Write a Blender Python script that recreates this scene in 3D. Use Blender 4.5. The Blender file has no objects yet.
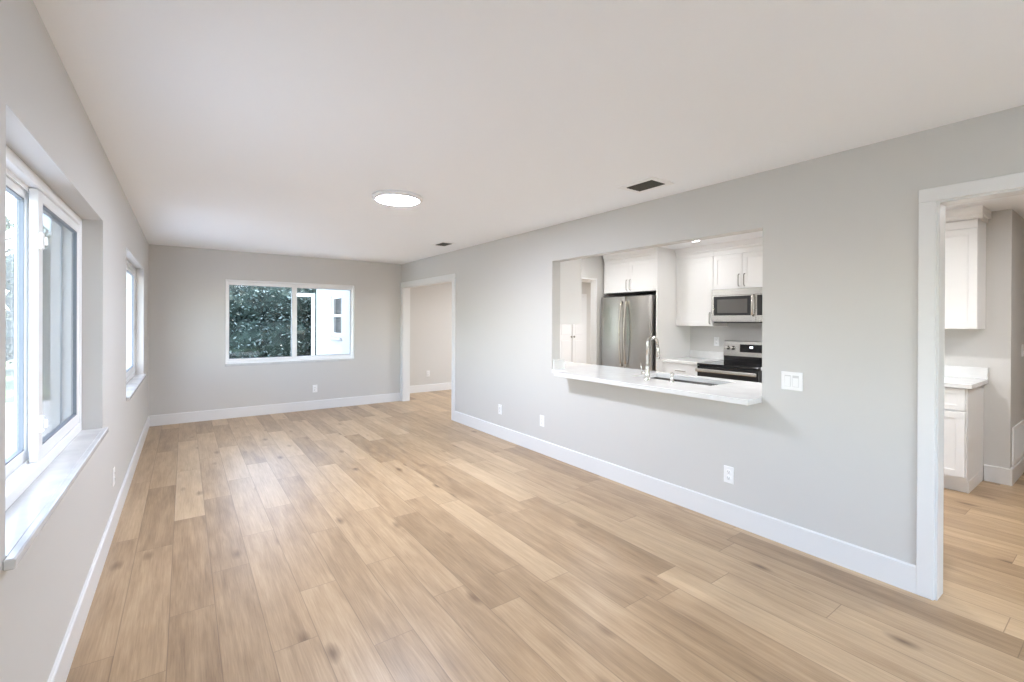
import bpy, bmesh, math, random
from mathutils import Vector, Matrix
PI = math.pi
S = bpy.context.scene
C = S.collection

# ------------------------------------------------------------------ camera, world, exposure
YAW, PITCH, ROLL, FPX = 0.6218, 0.00236, 0.00425, 456.96
CAM = Vector((0.3928, 0.0, 1.4299))
R_ = Vector((math.cos(YAW), -math.sin(YAW), 0)); D_ = Vector((math.sin(YAW), math.cos(YAW), 0)); Z_ = Vector((0, 0, 1))
F_ = D_*math.cos(PITCH) - Z_*math.sin(PITCH); U_ = D_*math.sin(PITCH) + Z_*math.cos(PITCH)
RR = R_*math.cos(ROLL) + U_*math.sin(ROLL); UU = -R_*math.sin(ROLL) + U_*math.cos(ROLL)
cam = bpy.data.objects.new('camera', bpy.data.cameras.new('camera')); C.objects.link(cam)
cam.data.sensor_width = 36.0; cam.data.lens = 36.0*FPX/1024
cam.data.shift_y = -18.67/1024; cam.data.clip_start = 0.02; cam.data.clip_end = 300
M = Matrix((RR, UU, -F_)).transposed().to_4x4(); M.translation = CAM
cam.matrix_world = M
S.camera = cam

w = bpy.data.worlds.new('sky'); S.world = w; w.use_nodes = True
wn, wl = w.node_tree.nodes, w.node_tree.links
sky = wn.new('ShaderNodeTexSky'); sky.sky_type = 'NISHITA'; sky.sun_disc = False
sky.sun_elevation = math.radians(48); sky.sun_rotation = math.radians(200); sky.air_density = 1.0; sky.dust_density = .6; sky.ozone_density = 2.0
bg = wn['Background']; bg.inputs['Strength'].default_value = 1.35
tc = wn.new('ShaderNodeTexCoord'); cl = wn.new('ShaderNodeTexNoise'); cl.inputs['Scale'].default_value = 3.0; cl.inputs['Detail'].default_value = 6
cr = wn.new('ShaderNodeValToRGB'); cr.color_ramp.elements[0].position = 0.42; cr.color_ramp.elements[1].position = 0.62
mx = wn.new('ShaderNodeMixRGB'); mx.inputs[2].default_value = (3.1, 3.15, 3.25, 1)
wl.new(tc.outputs['Generated'], cl.inputs['Vector']); wl.new(cl.outputs['Fac'], cr.inputs['Fac'])
wl.new(cr.outputs['Color'], mx.inputs[0]); wl.new(sky.outputs['Color'], mx.inputs[1]); wl.new(mx.outputs[0], bg.inputs['Color'])

sun = bpy.data.objects.new('sun', bpy.data.lights.new('sun', 'SUN')); C.objects.link(sun)
sun.data.energy = 12.0; sun.data.angle = math.radians(3); sun.data.color = (1.0, .97, .93)
sun.rotation_euler = Vector((-.50, -.12, -.86)).to_track_quat('-Z', 'Y').to_euler()   # high, over the kitchen side of the house

S.view_settings.view_transform = 'Standard'; S.view_settings.look = 'None'
S.view_settings.gamma = 1.0; S.view_settings.use_curve_mapping = False
S.view_settings.exposure = 0.42
S.cycles.max_bounces = 14; S.cycles.diffuse_bounces = 8; S.cycles.glossy_bounces = 6; S.cycles.transparent_max_bounces = 16
S.cycles.sample_clamp_indirect = 8
LAMP_MAIN, FILL_REAR, LAMP_KITCHEN, FILL_FAR = 195.0, 15.0, 350.0, 170.0  # rear and far values drive added fill lamps out of view
FILL_NEXT = 150.0  # strength of the lamp added to brighten the adjoining room
NEXT_COLOR = (0.93, 0.98, 1.05)
KITCHEN_COLOR = (0.97, 0.98, 1.0)
LAMP_COLOR = (0.885, 0.96, 1.13)

# ------------------------------------------------------------------ materials
def mat(name, color=(.8, .8, .8), rough=.5, metal=0.0, **kw):
    m = bpy.data.materials.new(name); m.use_nodes = True
    b = m.node_tree.nodes['Principled BSDF']
    b.inputs['Base Color'].default_value = (*color, 1); b.inputs['Roughness'].default_value = rough
    b.inputs['Metallic'].default_value = metal
    for k, v in kw.items(): b.inputs[k.replace('_', ' ')].default_value = v
    return m
def noise_bump(m, scale, strength, dist=.002, detail=4):
    n, l = m.node_tree.nodes, m.node_tree.links
    g = n.new('ShaderNodeNewGeometry'); t = n.new('ShaderNodeTexNoise'); t.inputs['Scale'].default_value = scale; t.inputs['Detail'].default_value = detail
    b = n.new('ShaderNodeBump'); b.inputs['Strength'].default_value = strength; b.inputs['Distance'].default_value = dist
    l.new(g.outputs['Position'], t.inputs['Vector']); l.new(t.outputs['Fac'], b.inputs['Height'])
    l.new(b.outputs['Normal'], n['Principled BSDF'].inputs['Normal']); return m
def noise_color(m, c0, c1, scale, p0=.35, p1=.65, detail=5, stretch=None):
    n, l = m.node_tree.nodes, m.node_tree.links
    g = n.new('ShaderNodeNewGeometry'); t = n.new('ShaderNodeTexNoise'); t.inputs['Scale'].default_value = scale; t.inputs['Detail'].default_value = detail
    src = g.outputs['Position']
    if stretch:
        mp = n.new('ShaderNodeMapping'); mp.inputs['Scale'].default_value = stretch; l.new(src, mp.inputs['Vector']); src = mp.outputs[0]
    r = n.new('ShaderNodeValToRGB'); r.color_ramp.elements[0].position = p0; r.color_ramp.elements[1].position = p1
    r.color_ramp.elements[0].color = (*c0, 1); r.color_ramp.elements[1].color = (*c1, 1)
    l.new(src, t.inputs['Vector']); l.new(t.outputs['Fac'], r.inputs['Fac']); l.new(r.outputs['Color'], n['Principled BSDF'].inputs['Base Color']); return m
def emit(name, color, strength):
    m = bpy.data.materials.new(name); m.use_nodes = True; n = m.node_tree.nodes; n.clear()
    e = n.new('ShaderNodeEmission'); e.inputs[0].default_value = (*color, 1); e.inputs[1].default_value = strength
    o = n.new('ShaderNodeOutputMaterial'); m.node_tree.links.new(e.outputs[0], o.inputs[0]); return m
def glass(name, tint=(1, 1, 1), rough=.02, ior=1.45):
    m = bpy.data.materials.new(name); m.use_nodes = True; n = m.node_tree.nodes; n.clear(); l = m.node_tree.links
    t = n.new('ShaderNodeBsdfTransparent'); t.inputs[0].default_value = (*tint, 1)
    g = n.new('ShaderNodeBsdfGlossy'); g.inputs['Roughness'].default_value = rough
    f = n.new('ShaderNodeFresnel'); f.inputs['IOR'].default_value = ior
    x = n.new('ShaderNodeMixShader'); o = n.new('ShaderNodeOutputMaterial')
    q = n.new('ShaderNodeNewGeometry'); q1 = n.new('ShaderNodeMath'); q1.operation = 'SUBTRACT'; q1.inputs[0].default_value = 1.0; l.new(q.outputs['Backfacing'], q1.inputs[1])
    q2 = n.new('ShaderNodeMath'); q2.operation = 'MULTIPLY'; l.new(f.outputs[0], q2.inputs[0]); l.new(q1.outputs[0], q2.inputs[1])   # a pane mirrors at its near face only
    l.new(q2.outputs[0], x.inputs[0]); l.new(t.outputs[0], x.inputs[1]); l.new(g.outputs[0], x.inputs[2]); l.new(x.outputs[0], o.inputs[0]); return m

def floor_material():
    m = bpy.data.materials.new('oak_planks'); m.use_nodes = True
    n, l = m.node_tree.nodes, m.node_tree.links; P = n['Principled BSDF']
    def math_(op, a, b=None, c=None):
        k = n.new('ShaderNodeMath'); k.operation = op
        for i, v in enumerate((a, b, c)):
            if v is None: continue
            if isinstance(v, (int, float)): k.inputs[i].default_value = v
            else: l.new(v, k.inputs[i])
        return k.outputs[0]
    g = n.new('ShaderNodeNewGeometry'); s = n.new('ShaderNodeSeparateXYZ'); l.new(g.outputs['Position'], s.inputs[0])
    PW, PL = .1846, 1.29
    xs = math_('DIVIDE', math_('ADD', s.outputs['X'], 10*PW - .151), PW)
    row = math_('FLOOR', xs); fx = math_('FRACT', xs)
    wr = n.new('ShaderNodeTexWhiteNoise'); wr.noise_dimensions = '1D'; l.new(row, wr.inputs['W'])
    ys = math_('ADD', math_('DIVIDE', math_('ADD', s.outputs['Y'], 20.0), PL), wr.outputs['Value'])
    col = math_('FLOOR', ys); fy = math_('FRACT', ys)
    pid = n.new('ShaderNodeCombineXYZ'); l.new(row, pid.inputs[0]); l.new(col, pid.inputs[1])
    wn_ = n.new('ShaderNodeTexWhiteNoise'); wn_.noise_dimensions = '3D'; l.new(pid.outputs[0], wn_.inputs['Vector'])
    tone = wn_.outputs['Value']
    # grain coordinates, shifted per plank
    gv = n.new('ShaderNodeCombineXYZ')
    l.new(math_('ADD', s.outputs['X'], math_('MULTIPLY', tone, 37.0)), gv.inputs[0])
    l.new(math_('ADD', s.outputs['Y'], math_('MULTIPLY', tone, 91.0)), gv.inputs[1]); l.new(tone, gv.inputs[2])
    def tex(scale, vec, detail=5, rough=.6, dist=0.0):
        mp = n.new('ShaderNodeMapping'); mp.inputs['Scale'].default_value = vec; l.new(gv.outputs[0], mp.inputs['Vector'])
        t = n.new('ShaderNodeTexNoise'); t.inputs['Scale'].default_value = scale; t.inputs['Detail'].default_value = detail
        t.inputs['Roughness'].default_value = rough; t.inputs['Distortion'].default_value = dist
        l.new(mp.outputs[0], t.inputs['Vector']); return t.outputs['Fac']
    fine = tex(1.0, (150, 5, 1), 4, .65); broad = tex(1.0, (17, 1.5, 1), 5, .6, .6); wave = tex(1.0, (42, 2.2, 1), 3, .5, 1.0)
    blot = tex(1.0, (9, 3.0, 1), 2, .5)
    # knots
    mp = n.new('ShaderNodeMapping'); mp.inputs['Scale'].default_value = (5.6, 2.3, 1); l.new(gv.outputs[0], mp.inputs['Vector'])
    vo = n.new('ShaderNodeTexVoronoi'); vo.inputs['Scale'].default_value = 1.0; vo.inputs['Randomness'].default_value = 1.0; l.new(mp.outputs[0], vo.inputs['Vector'])
    kd = math_('ADD', vo.outputs['Distance'], math_('MULTIPLY', math_('SUBTRACT', wave, .5), .16))
    kr = n.new('ShaderNodeValToRGB'); kr.color_ramp.elements[0].position = .03; kr.color_ramp.elements[0].color = (1, 1, 1, 1)
    kr.color_ramp.elements[1].position = .19; kr.color_ramp.elements[1].color = (0, 0, 0, 1); l.new(kd, kr.inputs['Fac'])
    vsep = n.new('ShaderNodeSeparateColor'); l.new(vo.outputs['Color'], vsep.inputs[0])
    knot = math_('MULTIPLY', kr.outputs['Color'], math_('GREATER_THAN', vsep.outputs[0], .42))
    v = math_('ADD', math_('MULTIPLY', math_('SUBTRACT', tone, .5), .36),
              math_('ADD', math_('MULTIPLY', math_('SUBTRACT', broad, .5), .6),
                    math_('ADD', math_('MULTIPLY', math_('SUBTRACT', fine, .5), .5), math_('MULTIPLY', math_('SUBTRACT', blot, .5), .3))))
    v = math_('ADD', v, .55)
    r = n.new('ShaderNodeValToRGB'); e = r.color_ramp.elements
    e[0].position = .12; e[0].color = (.185, .110, .056, 1); e[1].position = .95; e[1].color = (.64, .475, .30, 1)
    k = r.color_ramp.elements.new(.5); k.color = (.405, .275, .16, 1); l.new(v, r.inputs['Fac'])
    mk = n.new('ShaderNodeMixRGB'); mk.inputs[2].default_value = (.15, .085, .042, 1); l.new(math_('MULTIPLY', knot, .9), mk.inputs[0]); l.new(r.outputs['Color'], mk.inputs[1])
    ex = math_('MULTIPLY', math_('MINIMUM', fx, math_('SUBTRACT', 1.0, fx)), PW)
    ey = math_('MULTIPLY', math_('MINIMUM', fy, math_('SUBTRACT', 1.0, fy)), PL)
    ed = math_('MINIMUM', ex, ey)
    seam = n.new('ShaderNodeMapRange'); seam.inputs[1].default_value = .0008; seam.inputs[2].default_value = .0028; seam.inputs[3].default_value = 1; seam.inputs[4].default_value = 0
    l.new(ed, seam.inputs[0])
    ms = n.new('ShaderNodeMixRGB'); ms.inputs[2].default_value = (.17, .105, .06, 1); l.new(math_('MULTIPLY', seam.outputs[0], .62), ms.inputs[0]); l.new(mk.outputs[0], ms.inputs[1])
    l.new(ms.outputs[0], P.inputs['Base Color'])
    P.inputs['Roughness'].default_value = .36; P.inputs['Specular IOR Level'].default_value = .6
    bp = n.new('ShaderNodeBump'); bp.inputs['Strength'].default_value = .25; bp.inputs['Distance'].default_value = .0015
    l.new(math_('SUBTRACT', math_('MULTIPLY', fine, .4), seam.outputs[0]), bp.inputs['Height']); l.new(bp.outputs[0], P.inputs['Normal'])
    return m

WALL = noise_bump(mat('greige_wall_paint', (.615, .603, .582), .6), 160, .06)
CEIL = noise_bump(mat('ceiling_paint', (.92, .94, .965), .7), 90, .12)
TRIM = mat('white_trim_paint', (.76, .76, .76), .32)
CAB = mat('white_cabinet_paint', (.84, .835, .825), .3)
VINYL = mat('white_vinyl', (.90, .905, .91), .3)
STONE = noise_color(mat('white_quartz', (.84, .84, .83), .14), (.74, .738, .73), (.79, .79, .785), 9)
SILLSTONE = noise_color(mat('white_marble_sill', (.84, .84, .83), .16), (.54, .54, .55), (.66, .66, .66), 6, .3, .6)
STEEL = mat('stainless_steel', (.56, .55, .53), .27, 1.0)
STEELD = mat('stainless_doors', (.50, .485, .465), .24, 1.0)
CHROME = mat('brushed_nickel', (.68, .66, .62), .2, 1.0)
HANDLE = mat('dark_nickel', (.33, .31, .28), .28, 1.0)
BLACK = mat('black_glass', (.012, .012, .014), .08)
DARK = mat('black_plastic', (.02, .02, .02), .45)
GREYBODY = mat('dark_grey_metal', (.09, .09, .09), .5, .6)
MWGLASS = mat('microwave_glass', (.10, .095, .09), .1)
PLATE = mat('white_plastic', (.88, .88, .88), .3)
GAPGREY = mat('rocker_gap_grey', (.66, .66, .66), .6)
SLOT = mat('slot_dark', (.08, .08, .08), .6)
VENTDARK = mat('vent_dark', (.07, .068, .058), .8)
GLASS = glass('clear_glass', (.97, .985, .98))
SCREENGLASS = glass('dusty_glass', (.93, .94, .945), .05)
GASKET = mat('grey_gasket', (.22, .25, .29), .5)
ALU = mat('grey_aluminium', (.42, .47, .53), .35, .5)
OAK = floor_material()
STUCCO = noise_bump(mat('white_stucco', (.44, .44, .45), .8), 40, .2)
GRASS = noise_color(mat('lawn_grass', (.1, .2, .05), .9), (.05, .085, .025), (.16, .19, .085), 3.5, .3, .7, 8)
CONC = noise_color(mat('concrete', (.5, .48, .47), .85), (.42, .42, .43), (.52, .52, .53), 4)
def leaf_tones(m, stops):
    n, l = m.node_tree.nodes, m.node_tree.links
    g = n.new('ShaderNodeNewGeometry'); r = n.new('ShaderNodeValToRGB'); e = r.color_ramp.elements
    e[0].position, e[0].color = stops[0][0], (*stops[0][1], 1); e[1].position, e[1].color = stops[-1][0], (*stops[-1][1], 1)
    for p_, c_ in stops[1:-1]: q = e.new(p_); q.color = (*c_, 1)
    l.new(g.outputs['Random Per Island'], r.inputs['Fac']); l.new(r.outputs['Color'], n['Principled BSDF'].inputs['Base Color']); return m
LEAF = leaf_tones(mat('blue_green_leaves', (.05, .1, .08), .45), [(0, (.010, .022, .016)), (.5, (.035, .065, .055)), (.8, (.08, .12, .11)), (1, (.28, .34, .33))])
LEAF2 = leaf_tones(mat('mid_green_leaves', (.05, .1, .03), .5), [(0, (.012, .028, .010)), (.6, (.045, .08, .03)), (1, (.16, .22, .09))])
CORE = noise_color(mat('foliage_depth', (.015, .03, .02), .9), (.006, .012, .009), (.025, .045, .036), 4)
BARK = noise_color(mat('grey_bark', (.1, .08, .06), .9), (.07, .055, .045), (.16, .13, .11), 12)
LED = emit('led_diffuser', LAMP_COLOR, LAMP_MAIN); LED_FILL_REAR = emit('fill_diffuser_rear', LAMP_COLOR, FILL_REAR)  # the rear diffuser belongs to a lamp added for fill
LEDK_FILL = emit('downlight_fill', KITCHEN_COLOR, LAMP_KITCHEN); LEDK2 = emit('downlight_led_soft', KITCHEN_COLOR, LAMP_KITCHEN*.16); LEDK3_FILL = emit('downlight_fill_bright', KITCHEN_COLOR, LAMP_KITCHEN*1.7); LED_FILL_NEXT = emit('fill_diffuser_next', NEXT_COLOR, FILL_NEXT); LED_FILL_FAR = emit('fill_diffuser_far', NEXT_COLOR, FILL_FAR)  # all except the soft one serve lamps added to brighten
CLOCK = emit('clock_digits', (.8, .9, 1.0), 2.5)
# insect screen: fine grey mesh, woven as open and closed cells far below a pixel
SCREEN = bpy.data.materials.new('insect_screen'); SCREEN.use_nodes = True
_n, _l = SCREEN.node_tree.nodes, SCREEN.node_tree.links; _n.clear()
_t = _n.new('ShaderNodeBsdfTransparent'); _d = _n.new('ShaderNodeBsdfDiffuse'); _d.inputs[0].default_value = (.42, .425, .43, 1)
_x = _n.new('ShaderNodeMixShader'); _x.inputs[0].default_value = .55; _o = _n.new('ShaderNodeOutputMaterial')
_l.new(_t.outputs[0], _x.inputs[1]); _l.new(_d.outputs[0], _x.inputs[2]); _l.new(_x.outputs[0], _o.inputs[0])

# ------------------------------------------------------------------ mesh helpers
class MB:
    def __init__(self): self.bm = bmesh.new()
    def _merge(self, b):
        me = bpy.data.meshes.new('tmp'); b.to_mesh(me); b.free(); self.bm.from_mesh(me); bpy.data.meshes.remove(me); return self
    def box(self, x0, x1, y0, y1, z0, z1, bev=0.0, seg=1):
        b = bmesh.new(); bmesh.ops.create_cube(b, size=1)
        for v in b.verts: v.co = ((x0+x1)/2+v.co.x*abs(x1-x0), (y0+y1)/2+v.co.y*abs(y1-y0), (z0+z1)/2+v.co.z*abs(z1-z0))
        if bev: bmesh.ops.bevel(b, geom=b.edges[:], offset=bev, segments=seg, affect='EDGES', profile=.5)
        return self._merge(b)
    def lathe(self, prof, c=(0, 0, 0), axis='z', n=32, smooth=True):
        b = bmesh.new(); rings = []
        for r, h in prof:
            ring = []
            for i in range(n):
                a = 2*PI*i/n; x, y, z = r*math.cos(a), r*math.sin(a), h
                if axis == 'y': x, y, z = x, h, y
                if axis == 'x': x, y, z = h, x, y
                ring.append(b.verts.new((c[0]+x, c[1]+y, c[2]+z)))
            rings.append(ring)
        for A, B in zip(rings, rings[1:]):
            for i in range(n):
                f = b.faces.new((A[i], A[(i+1) % n], B[(i+1) % n], B[i])); f.smooth = smooth
        if prof[0][0] > 1e-6: b.faces.new(list(reversed(rings[0])))
        if prof[-1][0] > 1e-6: b.faces.new(rings[-1])
        bmesh.ops.recalc_face_normals(b, faces=b.faces[:]); return self._merge(b)
    def tube(self, pts, r, n=10, caps=True):
        pts = [Vector(p) for p in pts]; b = bmesh.new(); rings = []
        rs = r if isinstance(r, (list, tuple)) else [r]*len(pts)
        up = None
        for i, p in enumerate(pts):
            t = (pts[min(i+1, len(pts)-1)]-pts[max(i-1, 0)]).normalized()
            if up is None: up = t.orthogonal().normalized()
            up = (up - t*up.dot(t)).normalized(); s = t.cross(up)
            rings.append([b.verts.new(p+(up*math.cos(2*PI*k/n)+s*math.sin(2*PI*k/n))*rs[i]) for k in range(n)])
        for A, B in zip(rings, rings[1:]):
            for k in range(n):
                f = b.faces.new((A[k], A[(k+1) % n], B[(k+1) % n], B[k])); f.smooth = True
        if caps: b.faces.new(list(reversed(rings[0]))); b.faces.new(rings[-1])
        bmesh.ops.recalc_face_normals(b, faces=b.faces[:]); return self._merge(b)
    def prism(self, poly, a0, a1, axis='x'):
        """polygon extruded along an axis; poly in the two remaining axes in order"""
        b = bmesh.new()
        def P(u, v, a): return {'x': (a, u, v), 'y': (u, a, v), 'z': (u, v, a)}[axis]
        A = [b.verts.new(P(u, v, a0)) for u, v in poly]; B = [b.verts.new(P(u, v, a1)) for u, v in poly]
        b.faces.new(A); b.faces.new(B)
        for i in range(len(poly)): b.faces.new((A[i], A[(i+1) % len(A)], B[(i+1) % len(A)], B[i]))
        bmesh.ops.recalc_face_normals(b, faces=b.faces[:]); return self._merge(b)
    def obj(self, name, m, parent=None, bevel=0.0):
        me = bpy.data.meshes.new(name); self.bm.to_mesh(me); self.bm.free()
        o = bpy.data.objects.new(name, me); C.objects.link(o); me.materials.append(m)
        if parent: o.parent = parent
        return o
def thing(name, label, cat, loc=(0, 0, 0), rz=0.0, group=None):
    o = bpy.data.objects.new(name, None); C.objects.link(o); o.empty_display_size = .1
    o.location = loc; o.rotation_euler = (0, 0, rz); o['label'] = label; o['category'] = cat
    if group: o['group'] = group
    return o
def tag(o, label, cat, group=None):
    o['label'] = label; o['category'] = cat
    if group: o['group'] = group
    return o
def struct(name, mb, m, parent=None, label=None, cat=None):
    o = mb.obj(name, m, parent)
    if not parent:
        o['kind'] = 'structure'
        if label: o['label'] = label
        if cat: o['category'] = cat
    return o
def sroot(name, label, cat, loc=(0, 0, 0), rz=0.0):
    o = thing(name, label, cat, loc, rz); o['kind'] = 'structure'; return o
def copy_tree(o, parent=None):
    c = o.copy(); C.objects.link(c)
    if parent: c.parent = parent
    for ch in list(o.children): copy_tree(ch, c)
    return c
def grid_wall(mb, axis, t0, t1, u0, u1, z0, z1, holes):
    """slab with rectangular openings; axis = the thin axis, holes = (ua, ub, za, zb)"""
    us = sorted({u0, u1, *[h[0] for h in holes], *[h[1] for h in holes]}); us = [u for u in us if u0 <= u <= u1]
    for a, b in zip(us, us[1:]):
        um = (a+b)/2; cuts = [(z0, z0)] + sorted((max(h[2], z0), min(h[3], z1)) for h in holes if h[0] < um < h[1]) + [(z1, z1)]
        for p, q in zip(cuts, cuts[1:]):
            if q[0]-p[1] > 1e-5:
                if axis == 'x': mb.box(t0, t1, a, b, p[1], q[0])
                else: mb.box(a, b, t0, t1, p[1], q[0])
    return mb

# ------------------------------------------------------------------ the setting
H, W, D = 2.44, 3.546, 7.804
REAR = -3.0                    # the room runs on behind the camera
WT = .112                      # partition thickness
KX, KY0, KY1 = 6.32, -2.0, 4.87   # kitchen far wall, near wall, end wall
RX, RY1 = 9.45, 8.5            # room beyond: right side and back wall
W1 = (1.80, 3.60, .757, 2.012); W2 = (4.955, 6.93, .757, 2.03); WB = (.872, 2.722, .762, 2.022)
W4 = (.45, 2.70, .05, 2.15)    # unseen patio slider behind the camera, added to let in fill light
W5 = (-2.4, -.6, .757, 2.012)  # unseen left-wall window behind the camera, added for more daylight
PASS = (1.515, 3.675, .888, 2.066)
DR = (-.20, .645, 0.0, 2.062); DF = (5.868, 7.715, 0.0, 2.026); DK = (4.45, 5.46, 0.0, 2.08)

struct('floor', MB().box(-.25, RX+.1, REAR-.2, RY1+.1, -.12, 0), OAK, label='light oak plank floor running through all the rooms', cat='floor')
struct('ceiling', MB().box(-.25, RX+.1, REAR-.2, RY1+.1, H, H+.15), CEIL, label='flat off-white painted ceiling', cat='ceiling')
struct('wall_left', grid_wall(MB(), 'x', -.22, 0, REAR-.2, D+.2, 0, H, [W1, W2, W5]), WALL, label='greige wall on the left with two windows', cat='wall')
struct('wall_back', grid_wall(MB(), 'y', D, D+.2, 0, W, 0, H, [WB]), WALL, label='greige back wall with one wide window', cat='wall')
struct('wall_right', grid_wall(MB(), 'x', W, W+WT, REAR, D, 0, H, [PASS, DR, DF]), WALL, label='long greige wall with kitchen pass-through and two cased openings', cat='wall')
struct('wall_rear', grid_wall(MB(), 'y', REAR-.2, REAR, 0, W+WT, 0, H, [W4]), WALL, label='greige wall behind the camera with an added patio slider for fill light', cat='wall')
struct('wall_kitchen_far', MB().box(KX, KX+.12, .712, KY1, 0, H).box(KX+.12, RX, .712, .832, 0, H), WALL, label='greige kitchen wall behind the range and cabinets', cat='wall')
struct('wall_kitchen_end', grid_wall(MB(), 'y', KY1, KY1+.11, W+WT, RX, 0, H, [DK]), WALL, label='greige kitchen end wall left of the refrigerator', cat='wall')
struct('wall_kitchen_near', MB().box(W+WT, 8.4, KY0-.12, KY0, 0, H).box(8.3, 8.4, KY0, .712, 0, H), WALL, label='greige wall closing the near end of the kitchen', cat='wall')
struct('wall_far_room', MB().box(W, RX, RY1, RY1+.12, 0, H).box(RX, RX+.1, KY1, RY1+.12, 0, H).box(W, W+WT, D, RY1, 0, H), WALL, label='greige walls of the room beyond the far opening', cat='wall')

def base(name, x0, x1, y0, y1, side, lab):
    """baseboard with eased top edge; side = which face looks into the room"""
    mb = MB(); h, e = .145, .006
    if side in '+-' : pass
    if side == '+x': mb.prism([(x0, 0), (x1, 0), (x1, h-e), (x1-e, h), (x0, h)], y0, y1, 'y')
    if side == '-x': mb.prism([(x0, 0), (x1, 0), (x1, h), (x0+e, h), (x0, h-e)], y0, y1, 'y')
    if side == '-y': mb.prism([(y0, 0), (y1, 0), (y1, h), (y0+e, h), (y0, h-e)], x0, x1, 'x')
    return struct(name, mb, TRIM, label=lab, cat='baseboard')
T = .015
base('baseboard_left', 0, T, REAR, D, '+x', 'white baseboard along the window wall')
base('baseboard_back', T, W-T-.004, D-T, D, '-y', 'white baseboard under the back window')
base('baseboard_right', W-T, W, .708, 5.785, '-x', 'white baseboard along the long pass-through wall')
base('baseboard_far_room', W+WT, 7.75, RY1-T, RY1, '-y', 'white baseboard seen through the far opening')
base('baseboard_kitchen', KX-T, KX, .712-T, .872, '-x', 'white baseboard beside the last kitchen base cabinet')
base('baseboard_alcove', KX, 8.3, .712-T, .712, '-y', 'white baseboard under the return-air grille')

def casing(name, y0, y1, ztop, cw, x_face, lab, ymax=99):
    """flat casing on both faces of the right wall, jamb lining inside and a door stop"""
    root = sroot(name, lab, 'door casing')
    t = .018
    for xa, xb, nm in ((W-t, W, 'front_casing'), (W+WT, W+WT+t, 'rear_casing')):
        m = MB().box(xa, xb, y0-cw, y0+.004, 0, ztop-.004, .003).box(xa, xb, y1-.004, min(y1+cw, ymax), 0, ztop-.004, .003).box(xa, xb, y0-cw, min(y1+cw, ymax), ztop-.004, ztop+cw, .003)
        m.obj(nm, TRIM, root)
    MB().box(W-.001, W+WT+.001, y0, y0+.014, 0, ztop-.014).box(W-.001, W+WT+.001, y1-.014, y1, 0, ztop-.014).box(W-.001, W+WT+.001, y0, y1, ztop-.014, ztop).obj('jamb', TRIM, root)
    return root
casing('trim_1', DR[0], DR[1], DR[3], .066, W, 'white casing around the right-hand opening into the kitchen')
casing('trim_2', DF[0], DF[1], DF[3], .084, W, 'white casing around the wide far opening at the back corner', D-.001)
r = sroot('trim_3', 'plain white frame of the doorway in the kitchen end wall', 'door casing')
MB().box(DK[1]-.02, DK[1], KY1-.002, KY1+.112, 0, DK[3]).box(DK[0], DK[0]+.02, KY1-.002, KY1+.112, 0, DK[3]).box(DK[0]+.02, DK[1]-.02, KY1-.002, KY1+.112, DK[3]-.02, DK[3]).obj('jamb', TRIM, r)

# pass-through: thin white lining is painted drywall in the wall colour, so nothing more to build

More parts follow.
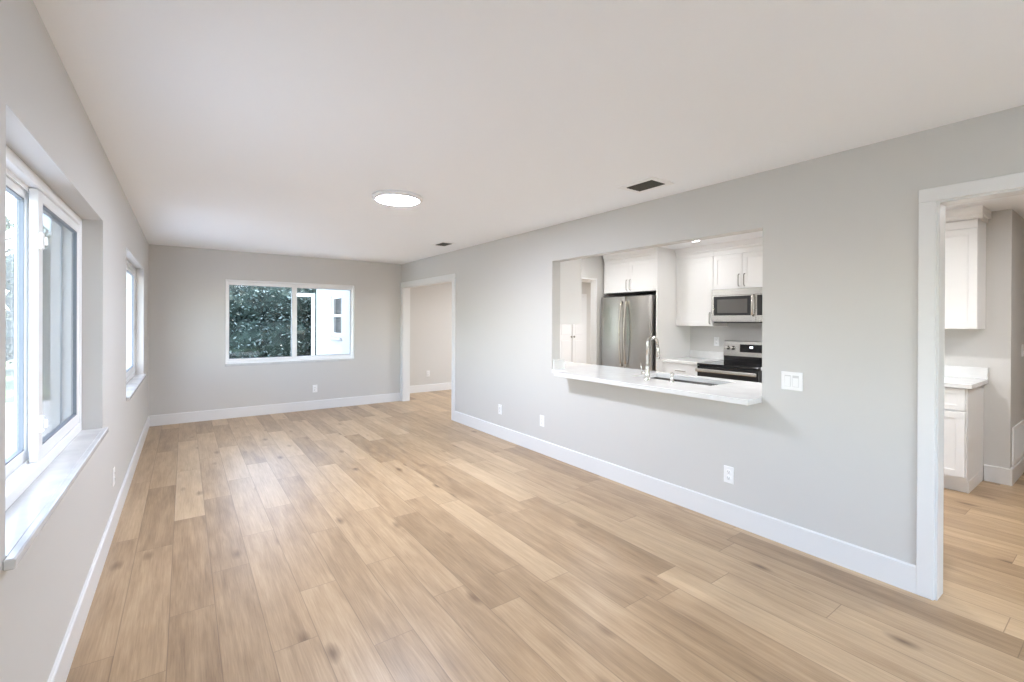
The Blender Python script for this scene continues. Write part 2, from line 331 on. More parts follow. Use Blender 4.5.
# ---- sliding windows, local frame: u along the wall, room side = -v, outside = +v
def slider_window(name, lab, w, h, loc, rz, v0=.09, sill_out=.025, sill_in=.09, screen='right', near_front='right', sill=True, fw=.042, jst=.05, rail=.052, ears=.028):
    """w wide, h high; outer frame sits v0 behind the wall face; one sash in the inner track, one in the outer"""
    root = sroot(name, lab, 'window', loc, rz)
    fd = .085
    m = MB()
    m.box(0, fw, v0, v0+fd, 0, h, .004).box(w-fw, w, v0, v0+fd, 0, h, .004)
    m.box(fw-.004, w-fw+.004, v0, v0+fd, h-fw, h, .004).box(fw-.004, w-fw+.004, v0, v0+fd, 0, fw+.01, .004)
    m.box(fw, w-fw, v0+.036, v0+.042, fw+.008, fw+.022).box(fw, w-fw, v0+.036, v0+.042, h-fw-.018, h-fw+.002)
    m.obj('window_frame', VINYL, root)
    c = w/2
    def sash(a, b, v, st, gl, nm, gm=GASKET):
        z0, z1, t = fw+.012, h-fw-.004, .028; rb = rail
        s = MB().box(a, a+st[0], v, v+t, z0, z1, .003).box(b-st[1], b, v, v+t, z0, z1, .003)
        s.box(a+st[0]-.003, b-st[1]+.003, v, v+t, z0, z0+rb, .003).box(a+st[0]-.003, b-st[1]+.003, v, v+t, z1-.045, z1, .003)
        o = s.obj(nm, VINYL, root)
        i0, i1, j0, j1 = a+st[0], b-st[1], z0+rb, z1-.045
        MB().box(i0, i0+.006, v+.004, v+t-.004, j0, j1).box(i1-.006, i1, v+.004, v+t-.004, j0, j1).box(i0, i1, v+.004, v+t-.004, j0, j0+.006).box(i0, i1, v+.004, v+t-.004, j1-.006, j1).obj('gasket', gm, o)
        MB().box(i0+.002, i1-.002, v+t/2-.003, v+t/2+.003, j0+.002, j1-.002).obj('pane', gl, o)
        return o
    vin, vout = v0+.006, v0+.046
    if near_front == 'right':
        front = sash(c-.035, w-fw+.006, vin, (.07, jst), GLASS, 'sash'); rear = sash(fw-.006, c+.035, vout, (jst, .06), GLASS, 'sash'); lx = c-.022
    else:
        front = sash(fw-.006, c+.035, vin, (jst, .07), GLASS, 'sash'); rear = sash(c-.035, w-fw+.006, vout, (.06, jst), GLASS, 'sash'); lx = c
    for zz in (h*.17, h*.79):
        MB().box(lx-.012, lx+.012, vin-.014, vin, zz-.035, zz+.035, .004).box(lx-.004, lx+.004, vin-.026, vin-.012, zz-.018, zz+.018, .003).obj('latch', VINYL, front)
    if screen:
        a, b = (c, w-fw) if screen == 'right' else (fw, c)
        sf = MB().box(a, a+.02, v0+.075, v0+.083, fw, h-fw).box(b-.02, b, v0+.075, v0+.083, fw, h-fw).box(a, b, v0+.075, v0+.083, fw, fw+.02).box(a, b, v0+.075, v0+.083, h-fw-.02, h-fw).obj('screen_frame', ALU, root)
        MB().box(a+.01, b-.01, v0+.0785, v0+.0795, fw+.01, h-fw-.01).obj('insect_screen', SCREEN, sf)
    if sill:
        MB().box(-ears, w+ears, -sill_out, 0, -.03, 0, .004).box(0, w, -.004, v0+.004, -.03, .002, .001).obj('window_sill', SILLSTONE, root)
    return root
# facing +X into the room: rz=+90deg maps local -v -> +X, local u -> +Y
slider_window('window_1', 'large white sliding window nearest on the left wall, marble sill', W1[1]-W1[0], W1[3]-W1[2]-.03, (0, W1[0], W1[2]+.03), PI/2, v0=.09)
slider_window('window_2', 'white sliding window farther along the left wall', W2[1]-W2[0], W2[3]-W2[2]-.03, (0, W2[0], W2[2]+.03), PI/2, v0=.075, screen=None)
# facing -Y: rz=0
slider_window('window_3', 'white sliding window in the back wall with dense foliage outside', WB[1]-WB[0], WB[3]-WB[2]-.025, (WB[0], D, WB[2]+.025), 0, v0=.012, sill_out=.008, screen=None, near_front='left', fw=.028, jst=.026, rail=.034, ears=0)
slider_window('added_window_4', 'unseen white sliding patio door behind the camera, added for fill light', W4[1]-W4[0], W4[3]-W4[2], (W4[1], REAR, W4[2]), PI, v0=.05, screen=None, sill=False)  # added opening, lets sky light in from behind the camera

slider_window('added_window_5', 'unseen white sliding window on the left wall behind the camera, added for fill light', W5[1]-W5[0], W5[3]-W5[2]-.03, (0, W5[0], W5[2]+.03), PI/2, v0=.09, screen=None)  # extra window put in for side light, never in view
# ---- closet double doors seen far away through the kitchen doorway
dd = sroot('door_1', 'white double closet doors far beyond the kitchen doorway', 'door', (7.87, RY1, 0))
def leaf(x0, x1, kx):
    m = MB().box(x0, x1, -.035, -.001, .01, 2.06, .002)
    for za, zb in ((.12, .95), (1.10, 1.95)):
        m.box(x0+.09, x1-.09, -.041, -.034, za, zb, .003)
    o = m.obj('door_leaf', TRIM, dd)
    MB().lathe([(0, -.085), (.022, -.08), (.026, -.065), (.012, -.05), (.01, -.034)], (kx, 0, 1.05), 'y', 16).obj('door_knob', HANDLE, o)
leaf(0, .440, .41); leaf(.464, .904, .50)
MB().box(-.07, 0, -.018, -.001, 0, 2.07).box(.904, .974, -.018, -.001, 0, 2.07).box(-.07, .974, -.018, -.001, 2.07, 2.14).obj('door_casing', TRIM, dd)
MB().box(.438, .466, -.003, -.001, .01, 2.06).obj('gap', SLOT, dd)

# ------------------------------------------------------------------ lamps and ceiling fittings
def disc_lamp(label, x, y, led, name='ceiling_lamp', R=.205, group=None):
    t = thing(name, label, 'ceiling lamp', (x, y, H), 0, group)
    MB().lathe([(R-.01, 0), (R, -.004), (R, -.026), (R-.008, -.034), (R-.028, -.036), (R-.034, -.030)], n=64).obj('lamp_rim', PLATE, t)
    MB().lathe([(R-.034, -.030), (R-.037, -.034), (R-.046, -.037), (R*.6, -.040), (R*.3, -.042), (0, -.042)], n=64).obj('diffuser', led, t)
    return t
disc_lamp('round white flush ceiling lamp glowing in the middle of the living room ceiling', 1.80, 3.565, LED, R=.2)
disc_lamp('added fill lamp, round and flush, unseen above the camera', 1.735, .35, LED_FILL_REAR)  # added out of frame to lift the near end of the room
disc_lamp('added fill lamp, round and flush, unseen in the room beyond the far opening', 5.6, 6.7, LED_FILL_NEXT)  # unseen lamp added so the adjoining room is not dark
disc_lamp('added fill lamp, round and flush, unseen at the far end of the room beyond the kitchen', 8.0, 6.6, LED_FILL_FAR)  # second unseen lamp, added to brighten the closet doors
def downlight(label, x, y, rim=.085, led=None):
    t = thing('recessed_light', label, 'recessed light', (x, y, H), 0, 'recessed kitchen lights')
    MB().lathe([(rim, -.0005), (rim, -.004), (rim-.02, -.006), (rim-.022, -.002)], n=40).obj('trim_ring', PLATE, t)
    MB().lathe([(rim-.022, -.0025), (0, -.003)], n=40).obj('lens', led or LEDK_FILL, t)
downlight('round recessed light in the kitchen ceiling in front of the microwave', 5.52, 3.29, led=LEDK2)
downlight('added fill downlight, unseen in the kitchen ceiling near the refrigerator', 4.6, 4.3)  # added out of view to fill the refrigerator end
downlight('added fill downlight, unseen in the kitchen ceiling over the sink', 4.55, 1.7, led=LEDK3_FILL)  # added out of view to light the kitchen fronts
downlight('added fill downlight, unseen in the kitchen ceiling by the last base cabinet', 5.15, -.15, led=LEDK3_FILL)  # added out of view to brighten the near kitchen end

def ceiling_vent(label, x0, x1, y0, y1, b):
    t = thing('ceiling_vent', label, 'vent', ((x0+x1)/2, (y0+y1)/2, H), 0, 'ceiling air vents')
    w, l = (x1-x0)/2, (y1-y0)/2
    MB().box(-w, -w+b, -l, l, -.007, 0, .002).box(w-b, w, -l, l, -.007, 0, .002).box(-w+b, w-b, -l, -l+b, -.007, 0, .002).box(-w+b, w-b, l-b, l, -.007, 0, .002).obj('vent_frame', PLATE, t)
    MB().box(-w+b, w-b, -l+b, l-b, -.002, -.0005).obj('backing', DARK, t)
    m = MB(); k = -w+b+.012
    while k < w-b-.004:
        m.prism([(k, -.002), (k+.008, -.008), (k+.010, -.008), (k+.002, -.002)], -l+b, l-b, 'y'); k += .017
    m.obj('louvers', VENTDARK, t)
ceiling_vent('dark louvred ceiling vent with white frame nearer the camera, above the pass-through wall', 3.035, 3.285, 2.015, 2.335, .042)
ceiling_vent('small dark louvred ceiling vent farther back near the far opening', 3.045, 3.25, 5.24, 5.55, .034)

# ------------------------------------------------------------------ wall plates (local frame: face looks to -y, root at plate centre on the wall)
def outlet(label, loc, rz, group='wall outlets'):
    t = thing('wall_outlet', label, 'outlet', loc, rz, group)
    MB().box(-.037, .037, -.006, 0, -.06, .06, .003).obj('cover_plate', PLATE, t)
    for s in (-1, 1):
        rc = MB().lathe([(0, -.0085), (.0155, -.0085), (.017, -.006)], (0, 0, s*.021), 'y', 20).obj('receptacle', PLATE, t)
        MB().box(-.0075, -.0055, -.0092, -.008, s*.021-.002, s*.021+.007).box(.0055, .0075, -.0092, -.008, s*.021-.002, s*.021+.006).box(-.002, .002, -.0092, -.008, s*.021-.010, s*.021-.006).obj('slots', SLOT, rc)
    MB().lathe([(0, -.0075), (.0035, -.007), (.0035, -.006)], (0, 0, 0), 'y', 10).obj('screw', PLATE, t)
    return t
o0 = outlet('white wall outlet low on the pass-through wall below the switch plate', (W, 1.74, .345), -PI/2)
def clone(o, label, loc, rz):
    c = copy_tree(o); c.location = loc; c.rotation_euler = (0, 0, rz); c['label'] = label; return c
clone(o0, 'small white wall outlet low on the long wall below the left end of the pass-through', (W, 3.83, .352), -PI/2)
clone(o0, 'small white wall outlet low on the long wall, nearest the far opening', (W, 4.64, .348), -PI/2)
clone(o0, 'white wall outlet low on the back wall under the wide window', (2.097, D, .335), 0)
clone(o0, 'white wall outlet low on the left wall under the nearest window', (0, 4.11, .36), PI/2)
clone(o0, 'white wall outlet seen through the far opening', (4.40, RY1, .365), 0)
clone(o0, 'white wall outlet on the kitchen backsplash beside the range', (KX, 3.455, 1.165), -PI/2)

def switch(label, loc, rz, gangs, on=()):
    t = thing('light_switch', label, 'light switch', loc, rz)
    wd = .036+.0275*(gangs-1)
    MB().box(-wd, wd, -.006, 0, -.0585, .0585, .003).obj('cover_plate', PLATE, t)
    for i in range(gangs):
        x = (i-(gangs-1)/2)*.046*1.02
        d = -.011 if i % 2 == 0 else -.008
        MB().box(x-.0185, x+.0185, -.0068, -.0055, -.036, .036).obj('rocker_gap', GAPGREY, t)
        MB().prism([(-.004, -.034), (d, -.034), (-.0065, .034), (-.004, .034)], x-.0165, x+.0165, 'x').obj('rocker', PLATE, t)
switch('white two-rocker switch plate on the wall right of the pass-through', (W, 1.328, 1.056), -PI/2, 2)
switch('white switch plate on the alcove wall above the return-air grille', (6.93, .712, 1.17), 0, 1)

g = thing('return_air_grille', 'white return-air grille low on the alcove wall above the baseboard', 'vent', (6.70, .712, .31))
MB().box(-.29, -.25, -.012, 0, -.155, .19, .003).box(.25, .29, -.012, 0, -.155, .19, .003).box(-.25, .25, -.012, 0, -.155, -.12, .003).box(-.25, .25, -.012, 0, .155, .19, .003).obj('grille_frame', PLATE, g)
MB().box(-.25, .25, -.002, 0, -.12, .155).obj('backing', mat('grille_shadow', (.35, .34, .32), .8), g)
m = MB()
for i in range(20):
    z = -.115+i*.0135; m.prism([(-.003, z+.009), (-.011, z), (-.009, z), (-.001, z+.009)], -.25, .25, 'x')
m.obj('louvers', PLATE, g)

# ------------------------------------------------------------------ cabinets (local frame: width +x, front face y=0 looking to -y, depth +y)
def shaker(mb, x0, x1, z0, z1, rail=.057):
    mb.box(x0, x1, -.012, 0, z0, z1)
    mb.box(x0, x0+rail, -.020, -.011, z0, z1, .0015).box(x1-rail, x1, -.020, -.011, z0, z1, .0015)
    mb.box(x0+rail-.002, x1-rail+.002, -.020, -.011, z0, z0+rail, .0015).box(x0+rail-.002, x1-rail+.002, -.020, -.011, z1-rail, z1, .0015)
    return mb
def bar_pull(x, z, length, vertical, parent, m=HANDLE):
    r, st = .0055, .03
    if vertical: pts = [(x, -.018, z), (x, -.018-st*.7, z+.004), (x, -.018-st, z+.016), (x, -.018-st, z+length-.016), (x, -.018-st*.7, z+length-.004), (x, -.018, z+length)]
    else: pts = [(x, -.018, z), (x+.004, -.018-st*.7, z), (x+.016, -.018-st, z), (x+length-.016, -.018-st, z), (x+length-.004, -.018-st*.7, z), (x+length, -.018, z)]
    return MB().tube(pts, r, 8).obj('handle', m, parent)
def crown(w, x0, z0, z1, d, parent, left=False, right=False):
    """frieze board with a stepped crown that turns the free corner"""
    p = MB(); e = .045
    p.box(x0, x0+w, -.018, .02, z0, z0+.07, .002)
    a0 = x0-(e if left else 0); a1 = x0+w+(e if right else 0)
    zc = z1-.085
    p.prism([(-.018, zc-.015), (-.030, zc), (-.030, zc+.02), (-.040, zc+.03), (-.052, zc+.06), (-.058, z1), (.02, z1), (.02, zc-.015)], a0+(.02 if left else 0), a1-(.015 if right else 0), 'x')
    if right: p.box(x0+w, x0+w+.012, -.028, d, zc-.015, zc+.022).box(x0+w, x0+w+e-.012, -.05, d, zc+.022, z1)
    return p.obj('crown_moulding', CAB, parent)
def upper_cabinet(label, w, d, h, loc, rz, doors, handles, crown_right=False, ztop=None):
    """doors = list of (x0, x1), handles = list of (x or None) vertical pulls per door"""
    t = thing('wall_cabinet', label, 'cabinet', loc, rz, 'white shaker wall cabinets')
    MB().box(0, w, .001, d, 0, h, .001).obj('body', CAB, t)
    for (a, b), hx in zip(doors, handles):
        o = shaker(MB(), a+.0015, b-.0015, .002, ztop-.003).obj('door', CAB, t)
        if hx is not None: bar_pull(hx, .028, .15, True, o)
    crown(w, 0, ztop, H-loc[2]-.001, d, t, right=crown_right)
    return t
FXU = 5.99
XR = -PI/2
upper_cabinet('white wall cabinet between the refrigerator panel and the microwave', 3.855-3.307, KX-FXU, H-1.378-.001, (FXU, 3.855, 1.378), XR, [(0, .548)], [.515], ztop=2.285-1.378)
upper_cabinet('white double-door wall cabinet directly above the microwave', .76, KX-FXU, H-1.848-.001, (FXU, 3.305, 1.848), XR, [(0, .38), (.38, .76)], [.345, .415], ztop=2.285-1.848)
upper_cabinet('white wall cabinet with crown moulding seen through the right-hand opening', .83, KX-FXU, H-1.378-.001, (FXU, 1.70, 1.378), XR, [(0, .415), (.415, .83)], [.38, .45], crown_right=True, ztop=2.262-1.378)
upper_cabinet('white wall cabinet side panel at the left end of the pass-through', 1.145, .335, H-1.40-.001, (W+WT+.336, 3.712, 1.40), PI/2, [(0, .38), (.38, .76), (.76, 1.145)], [None, None, None], ztop=2.285-1.40)
# cabinet above the refrigerator and the tall panel
FXF = 5.60
upper_cabinet('white double-door cabinet above the refrigerator', .955, KX-FXF, H-1.855-.001, (FXF, 4.838, 1.855), XR, [(0, .4775), (.4775, .955)], [.4475, .5075], ztop=2.295-1.855)
tag(MB().box(5.562, KX, 3.858, 3.880, 0, H-.001, .001).obj('refrigerator_side_panel', CAB), 'tall white panel standing right of the refrigerator', 'cabinet panel')

def base_cabinet(label, w, d, loc, rz, n, drawers=True, end_right=False, handles=True):
    t = thing('base_cabinet', label, 'cabinet', loc, rz, 'white shaker base cabinets')
    b = MB().box(0, w, .001, d, .115, .885, .001).box(0, w-(0 if end_right else 0), .06, d, 0, .116)
    b.obj('body', CAB, t)
    MB().box(0, w, .055, .061, 0, .115).obj('toe_kick', CAB, t)
    if end_right:
        MB().box(w, w+.012, -.0, d, .10, .885).box(w, w+.014, .05, d, 0, .10).obj('end_panel', CAB, t)
    k = w/n
    for i in range(n):
        a, c = i*k+.0015, (i+1)*k-.0015
        zt = .695 if drawers else .878
        o = shaker(MB(), a, c, .135, zt-.012, .057).obj('door', CAB, t)
        if handles: bar_pull(c-.035 if i % 2 == 0 else a+.035, zt-.19, .14, True, o)
        if drawers:
            q = shaker(MB(), a, c, zt, .880, .045).obj('drawer', CAB, t)
            if handles: bar_pull((a+c)/2-.07, .79, .14, False, q)
    return t
FXB = 5.70
base_cabinet('white base cabinet with drawer between refrigerator panel and range', .545, KX-FXB, (FXB, 3.855, 0), XR, 1)
base_cabinet('white base cabinet immediately right of the range', .84, KX-FXB, (FXB, 2.543, 0), XR, 2)
base_cabinet('white base cabinet with drawers at the end of the run, seen through the right-hand opening', .808, KX-FXB, (FXB, 1.70, 0), XR, 2, end_right=True, handles=False)
base_cabinet('white base cabinet under the camera end of the pass-through counter', .93, .60, (W+WT+.602, 1.06, 0), PI/2, 2, drawers=False, handles=False)
base_cabinet('white base cabinet under the far end of the pass-through counter', 1.98, .60, (W+WT+.602, 2.86, 0), PI/2, 4, drawers=False, handles=False)

def counter_run(label, y0, y1, over_end=False):
    t = thing('worktop', label, 'worktop', (FXB, y1, .886), XR)
    L = y1-y0
    MB().box(0, L, -.042, KX-FXB, 0, .038, .003).obj('slab', STONE, t)
    MB().box(0, L, KX-FXB-.02, KX-FXB, .038, .140, .002).obj('backsplash', STONE, t)
    return t
counter_run('short white quartz worktop left of the range', 3.309, 3.856)
counter_run('white quartz worktop right of the range, ending at the right-hand opening', .850, 2.543)

# ------------------------------------------------------------------ pass-through counter with ledge, sink cut-out
ZC0, ZC1 = .889, .926
SX0, SX1, SY0, SY1 = 3.775, 4.165, 2.02, 2.82
ct = thing('pass_through_counter', 'long white quartz counter with breakfast ledge filling the pass-through', 'worktop', (W, 2.6, ZC0))
ox, oy = W, 2.6
def lb(mb, x0, x1, y0, y1, z0, z1, bev=0): return mb.box(x0-ox, x1-ox, y0-oy, y1-oy, z0-ZC0, z1-ZC0, bev)
m = MB()
lb(m, 3.362, W, 1.5165, 3.432, ZC0, ZC1, .0025)
lb(m, W-.003, W+WT+.004, PASS[0]+.0015, PASS[1]-.0015, ZC0, ZC1)
lb(m, W+WT+.003, SX0, 1.05, 4.86, ZC0, ZC1); lb(m, SX1, 4.30, 1.05, 4.86, ZC0, ZC1)
lb(m, SX0, SX1, 1.05, SY0, ZC0, ZC1); lb(m, SX0, SX1, SY1, 4.86, ZC0, ZC1)
m.obj('slab', STONE, ct)
m = MB(); lb(m, W+.012, W+WT+.05, PASS[1]-.022, PASS[1]-.002, ZC1, ZC1+.102, .002); lb(m, W+WT+.003, W+WT+.023, PASS[1]-.002, 4.86, ZC1, ZC1+.102, .002)
m.obj('backsplash', STONE, ct)
sk = thing('kitchen_sink', 'stainless undermount sink set in the pass-through counter', 'sink', ((SX0+SX1)/2, (SY0+SY1)/2, ZC0))
a, b = (SX1-SX0)/2, (SY1-SY0)/2
MB().box(-a-.015, -a+.002, -b-.015, b+.015, -.20, 0).box(a-.002, a+.015, -b-.015, b+.015, -.20, 0).box(-a, a, -b-.015, -b+.002, -.20, 0).box(-a, a, b-.002, b+.015, -.20, 0).box(-a, a, -b, b, -.21, -.195).obj('basin', STEEL, sk)
MB().lathe([(.045, -.195), (.045, -.191), (.03, -.190), (0, -.193)], n=24).obj('drain', CHROME, sk)
fc = thing('kitchen_faucet', 'tall brushed nickel gooseneck faucet behind the pass-through sink', 'faucet', (3.632, 2.517, ZC1+.0006))
MB().lathe([(.030, 0), (.030, .006), (.024, .012), (.021, .06), (.0185, .10), (.0185, .12), (.0135, .13)], n=24).obj('base', CHROME, fc)
arc = [(0, 0, .11), (0, 0, .30)] + [(.052-.052*math.cos(t_), -.012*(1-math.cos(t_)), .315+.052*math.sin(t_)) for t_ in [i*PI/14 for i in range(0, 15)]] + [(.105, -.025, .285)]
MB().tube(arc, .0125, 14).obj('spout', CHROME, fc)
MB().tube([(.105, -.025, .29), (.106, -.026, .27), (.110, -.028, .20), (.111, -.028, .185)], [.0135, .0155, .0175, .014], 14).obj('spray_head', CHROME, fc)
hd = MB().tube([(0, .015, .06), (0, .055, .06)], .014, 12).obj('valve', CHROME, fc)
MB().tube([(0, .05, .06), (0, .058, .075), (0, .072, .15)], [.008, .006, .0045], 10).obj('lever', CHROME, hd)
sd = thing('soap_dispenser', 'short brushed nickel soap dispenser right of the faucet', 'soap dispenser', (3.665, 2.295, ZC1+.0006))
MB().lathe([(.021, 0), (.021, .005), (.016, .010), (.0135, .05), (.0135, .062), (.016, .066), (.016, .082), (0, .085)], n=20).obj('body', CHROME, sd)
MB().tube([(0, 0, .074), (.03, .02, .078), (.075, .05, .074), (.082, .055, .068)], [.008, .007, .006, .005], 10).obj('nozzle', CHROME, sd)

# ------------------------------------------------------------------ refrigerator
rf = thing('refrigerator', 'stainless french-door refrigerator under the white cabinet', 'refrigerator', (5.50, 4.822, 0), XR)
FW, FH = .91, 1.79
MB().box(.004, FW-.004, .085, .79, .02, FH-.015, .004).box(.02, FW-.02, .12, .75, 0, .03).obj('body', GREYBODY, rf)
def bowed_door(x0, x1, z0, z1, bulge):
    n = 14; t = .08
    prof = [(x0+(x1-x0)*i/n, -bulge*(1-(2*i/n-1)**2)) for i in range(n+1)]
    poly = [(x0, t)] + [(x0, .006)] + [(x, y) for x, y in prof[1:-1]] + [(x1, .006), (x1, t)]
    mb = MB(); mb.prism(poly, z0, z1, 'z'); return mb
dz0 = .72
c = FW/2
dl = bowed_door(0, c-.003, dz0, FH, .008).obj('door', STEELD, rf)
dr = bowed_door(c+.003, FW, dz0, FH, .008).obj('door', STEELD, rf)
dw = bowed_door(0, FW, .08, dz0-.008, .010).obj('freezer_drawer', STEELD, rf)
def arch(x, par):
    z0, z1 = .80, 1.715
    pts = [(x, -.018-.052*math.sin(PI*i/16)**.7, z0+(z1-z0)*i/16) for i in range(17)]
    MB().tube(pts, .0125, 12).box(x-.016, x+.016, -.040, .001, z1-.035, z1+.01, .005).box(x-.016, x+.016, -.040, .001, z0-.01, z0+.035, .005).obj('handle', CHROME, par)
arch(c-.045, dl); arch(c+.045, dr)
MB().tube([(.12, -.01, .60), (.12, -.05, .61), (.16, -.06, .61), (FW-.16, -.06, .61), (FW-.12, -.05, .61), (FW-.12, -.01, .60)], .0125, 12).obj('handle', CHROME, dw)
for hx in (.03, FW-.16): MB().box(hx, hx+.13, .02, .30, FH-.014, FH+.012, .004).obj('hinge_cover', DARK, rf)

# ------------------------------------------------------------------ over-the-range microwave
mw = thing('microwave', 'stainless over-the-range microwave with dark glass door', 'microwave', (5.93, 3.303, 1.432), XR)
MB().box(0, .755, .03, KX-5.93-.002, 0, .413, .003).box(0, .755, .001, .03, .335, .413, .003).obj('body', STEEL, mw)
MB().box(.02, .735, .03, KX-5.93-.05, -.012, 0).obj('vent_underside', DARK, mw)
md = MB().box(0, .030, 0, .032, .012, .334, .002).box(.505, .565, 0, .032, .012, .334, .002).box(.028, .507, 0, .032, .012, .082, .002).box(.028, .507, 0, .032, .322, .334, .002).obj('door', STEEL, mw)
MB().box(.028, .507, .004, .02, .080, .324).obj('door_glass', BLACK, md)
MB().box(.075, .462, .0025, .0045, .112, .285, .001).obj('window', MWGLASS, md)
MB().tube([(.538, -.004, .075), (.538, -.03, .095), (.538, -.04, .20), (.538, -.03, .31), (.538, -.004, .328)], .011, 12).obj('handle', CHROME, md)
cp = MB().box(.567, .755, 0, .032, .012, .334, .002).obj('control_panel', STEEL, mw)
MB().box(.580, .745, -.002, .004, .082, .325, .002).obj('keypad', BLACK, cp)

# ------------------------------------------------------------------ range
rg = thing('range', 'stainless electric range with black glass cooktop and rear control panel', 'range', (5.625, 3.303, 0), XR)
RWD = .755; RD = KX-5.625-.004
MB().box(.002, RWD-.002, .03, RD, .06, .895, .003).box(.03, RWD-.03, .08, RD-.05, 0, .07).obj('body', GREYBODY, rg)
MB().box(0, RWD, -.012, RD-.05, .893, .918, .004).obj('cooktop', BLACK, rg)
for (x, y, r_) in ((.19, .17, .095), (.56, .17, .075), (.19, .45, .075), (.56, .45, .095)):
    pass
od = MB().box(.004, RWD-.004, -.012, .03, .27, .886, .004).obj('oven_door', BLACK, rg)
MB().box(.10, RWD-.10, -.0135, -.011, .40, .70, .001).obj('oven_window', MWGLASS, od)
MB().box(.006, RWD-.006, -.062, -.036, .816, .858, .010, 3).box(.03, .065, -.05, -.010, .825, .851, .004).box(RWD-.065, RWD-.03, -.05, -.010, .825, .851, .004).obj('handle', STEEL, od)
MB().box(.004, RWD-.004, -.008, .03, .065, .262, .004).obj('storage_drawer', STEEL, rg)
bgx = MB().prism([(RD-.09, .990), (RD-.075, 1.180), (RD-.05, 1.188), (RD, 1.188), (RD, .990)], 0, RWD, 'x').obj('control_panel', STEEL, rg)
MB().box(0, RWD, RD-.086, RD, .918, .990, .002).obj('riser', BLACK, rg)
MB().prism([(RD-.0905, 1.045), (RD-.084, 1.145), (RD-.07, 1.145), (RD-.07, 1.045)], .22, .535, 'x').obj('display', BLACK, bgx)
MB().prism([(RD-.0885, 1.098), (RD-.0868, 1.122), (RD-.080, 1.122), (RD-.080, 1.098)], .345, .385, 'x').obj('clock', CLOCK, bgx)
for x in (.055, .125, .63, .70):
    MB().lathe([(0, -.034), (.020, -.033), (.022, -.028), (.022, -.006), (.027, -.004), (.027, .006)], (x, RD-.085, 1.095), 'y', 20).obj('knob', CHROME, bgx)

# ------------------------------------------------------------------ outside
struct('patio', MB().box(-2, 6, REAR-7, REAR-.25, -.2, -.1).box(-7.0, -.25, REAR-.25, .6, -.2, -.14), CONC, label='unseen pale concrete patio behind the camera, added to bounce light indoors', cat='paving')  # slabs added as a pale reflector that lights the ceiling
random.seed(5)
struct('ground', MB().box(-45, 40, -25, 70, -.32, -.2), GRASS, label='pale green lawn outside', cat='lawn')
struct('path', MB().box(-7.0, -.25, .6, 9.4, -.2, -.14).box(-.25, 2.94, D+.22, 9.4, -.2, -.14).box(-4.0, 2.94, 9.4, 12.4, -.2, -.14), CONC, label='pale concrete paving outside the left and back windows, widened to bounce light', cat='paving')  # paving at the left window, extended so sunlight bounces to the ceiling
def leaf_cloud(clumps, n, size, seed):
    rnd = random.Random(seed); V, Fc = [], []
    for (cx, cy, cz, rx, ry, rz) in clumps:
        for _ in range(n):
            while True:
                p = Vector((rnd.uniform(-1, 1), rnd.uniform(-1, 1), rnd.uniform(-1, 1)))
                if .35 < p.length < 1.0: break
            p = p*(.75+.25*rnd.random())
            c_ = Vector((cx+p.x*rx, cy+p.y*ry, cz+p.z*rz))
            u = Vector((rnd.gauss(0, 1), rnd.gauss(0, 1), rnd.gauss(0, .7))).normalized(); v = u.orthogonal().normalized()
            ang = rnd.uniform(0, 2*PI); v = (Matrix.Rotation(ang, 3, u) @ v)
            s = size*rnd.uniform(.6, 1.3); k = len(V)
            V += [c_-u*s, c_+v*s*.42, c_+u*s, c_-v*s*.42]; Fc.append((k, k+1, k+2, k+3))
    me = bpy.data.meshes.new('foliage'); me.from_pydata([tuple(v) for v in V], [], Fc); me.update(); return me
def blob(mb, cx, cy, cz, rx, ry, rz, rnd):
    b = bmesh.new(); bmesh.ops.create_icosphere(b, subdivisions=3, radius=1)
    for v in b.verts:
        k = 1+rnd.uniform(-.10, .10); v.co = (cx+v.co.x*rx*k, cy+v.co.y*ry*k, cz+v.co.z*rz*k)
    return mb._merge(b)
def bush(name, label, cat, loc, clumps, n, size, leafm, seed, trunk=None, core=.72):
    t = thing(name, label, cat, loc)
    me = leaf_cloud(clumps, n, size, seed); o = bpy.data.objects.new('foliage', me); C.objects.link(o); me.materials.append(leafm); o.parent = t
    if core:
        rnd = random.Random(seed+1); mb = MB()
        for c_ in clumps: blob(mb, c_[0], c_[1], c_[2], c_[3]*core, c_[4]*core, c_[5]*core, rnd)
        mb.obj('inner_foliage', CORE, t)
    if trunk: 
        mb = MB()
        for pts, rr in trunk: mb.tube(pts, rr, 8)
        mb.obj('trunk', BARK, t)
    return t
cl_ = [(x, random.uniform(-.25, .25), z, .85, .7, .75) for x in [-2.6+.75*i for i in range(9)] for z in (.3, 1.15, 2.1)]
bush('hedge', 'tall dense blue-green hedge filling the view through the back window', 'hedge', (1.35, 13.4, -.2), cl_, 3000, .048, LEAF, 3, core=.74)
hb = copy_tree([o for o in C.objects if o.name == 'hedge'][0]); hb.location = (1.5, -15, -.2); hb['label'] = 'unseen hedge copy far behind the camera, added to darken a window reflection'  # hedge copy added out of view so the back window reflects something dark
rl = random.Random(11)
for i, (x, y, s, lab) in enumerate([(-5.6, 15.5, 1.05, 'bushy green tree beyond the lawn, outside the nearest left window'), (-3.2, 20.5, 1.15, 'bushy green tree farther right beyond the lawn'), (-8.8, 21.0, 1.2, 'bushy green tree behind the others at the far left of the lawn'), (-1.0, 17.0, .9, 'bushy green tree beside the hedge end')]):
    cs = [(rl.uniform(-1.3, 1.3)*s, rl.uniform(-.9, .9)*s, (.9+rl.uniform(0, 2.1))*s, 1.1*s, 1.0*s, .9*s) for _ in range(7)]
    bush('tree', lab, 'tree', (x, y, -.2), cs, 1800, .06, LEAF2, 20+i, trunk=[([(0, 0, 0), (.05, 0, 1.2*s), (0, .1, 2.2*s)], [.16, .12, .06])], core=.75)
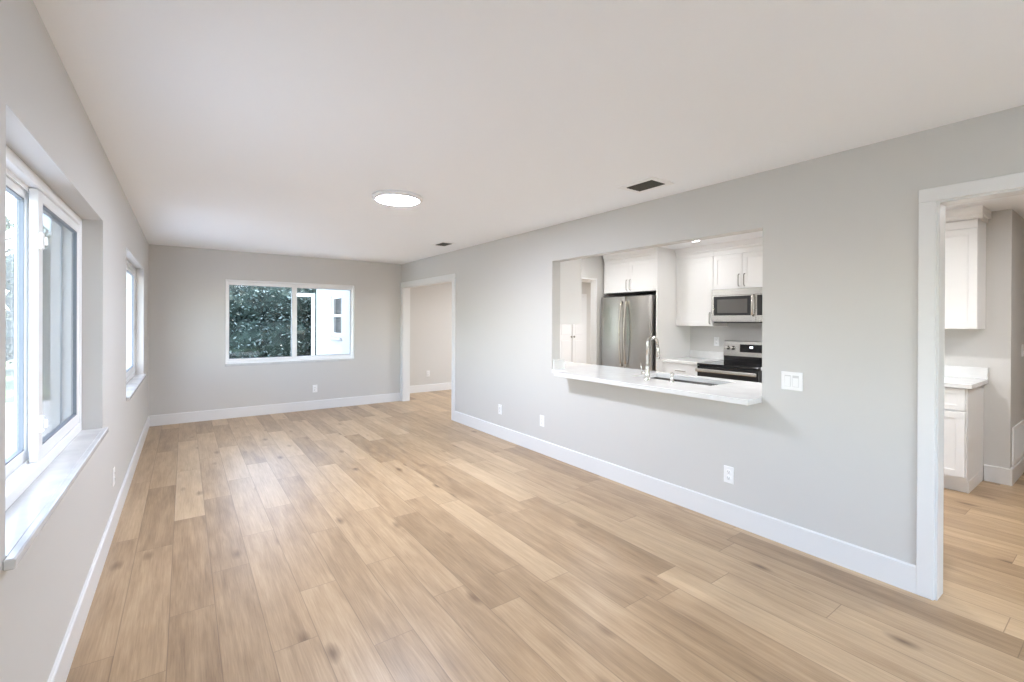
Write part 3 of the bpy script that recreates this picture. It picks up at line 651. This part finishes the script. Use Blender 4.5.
tw = [([(0, 0, 0), (.1, 0, 2.5), (.0, .1, 5.0), (.2, 0, 7.4)], [.2, .16, .11, .05])]
cs = []
for k in range(9):
    a = k*.7; z = 4.2+.42*k; L = 2.1-.1*k
    e = (math.cos(a)*L, math.sin(a)*L*.6, z+.7); tw.append(([(0, .05, z-.3), (e[0]*.5, e[1]*.5, z+.3), e], [.06, .04, .015])); cs.append((e[0], e[1], e[2], .55, .5, .38))
bush('tall_tree', 'tall thin tree with sparse leafy branches against the sky', 'tree', (-6.3, 27.0, -.2), cs, 110, .14, LEAF2, 40, trunk=tw, core=None)

# white wing of the house outside the back window
hw = sroot('house_wing', 'white stuccoed wing of the house seen through the back window', 'house wing')
WX = 2.95
grid_wall(MB(), 'x', WX, WX+.2, D+.2, 11.6, -.2, 2.62, [(9.44, 10.25, 1.12, 1.94)]).box(WX+.2, 5, 11.4, 11.6, -.2, 2.62).obj('wall', STUCCO, hw)
MB().box(WX-.45, 5.2, D+.2, 12.0, 2.62, 2.68).box(WX-.47, WX-.44, D+.2, 12.02, 2.56, 2.80).box(WX-.47, 5.2, 12.0, 12.03, 2.56, 2.80).obj('soffit', STUCCO, hw)
wf = MB().box(WX+.02, WX+.08, 9.44, 9.49, 1.12, 1.94).box(WX+.02, WX+.08, 10.20, 10.25, 1.12, 1.94).box(WX+.02, WX+.08, 9.49, 10.20, 1.12, 1.17).box(WX+.02, WX+.08, 9.49, 10.20, 1.89, 1.94).box(WX+.01, WX+.08, 9.49, 10.20, 1.505, 1.555).obj('window_frame', VINYL, hw)
MB().box(WX+.05, WX+.055, 9.48, 10.21, 1.16, 1.90).obj('pane', MWGLASS, wf)
MB().box(WX-.05, WX+.05, 9.38, 10.31, 1.03, 1.08, .004).obj('window_sill', STUCCO, hw)
sg = thing('screen_gate', 'white framed gate at the far corner of the house wing', 'gate', (2.67, 11.62, -.2))
MB().box(-.26, -.20, -.03, .03, 0, 2.27).box(.18, .25, -.03, .03, 0, 2.27).box(-.20, .18, -.03, .03, 2.19, 2.27).box(-.20, .18, -.03, .03, .05, .12).obj('gate_frame', VINYL, sg)
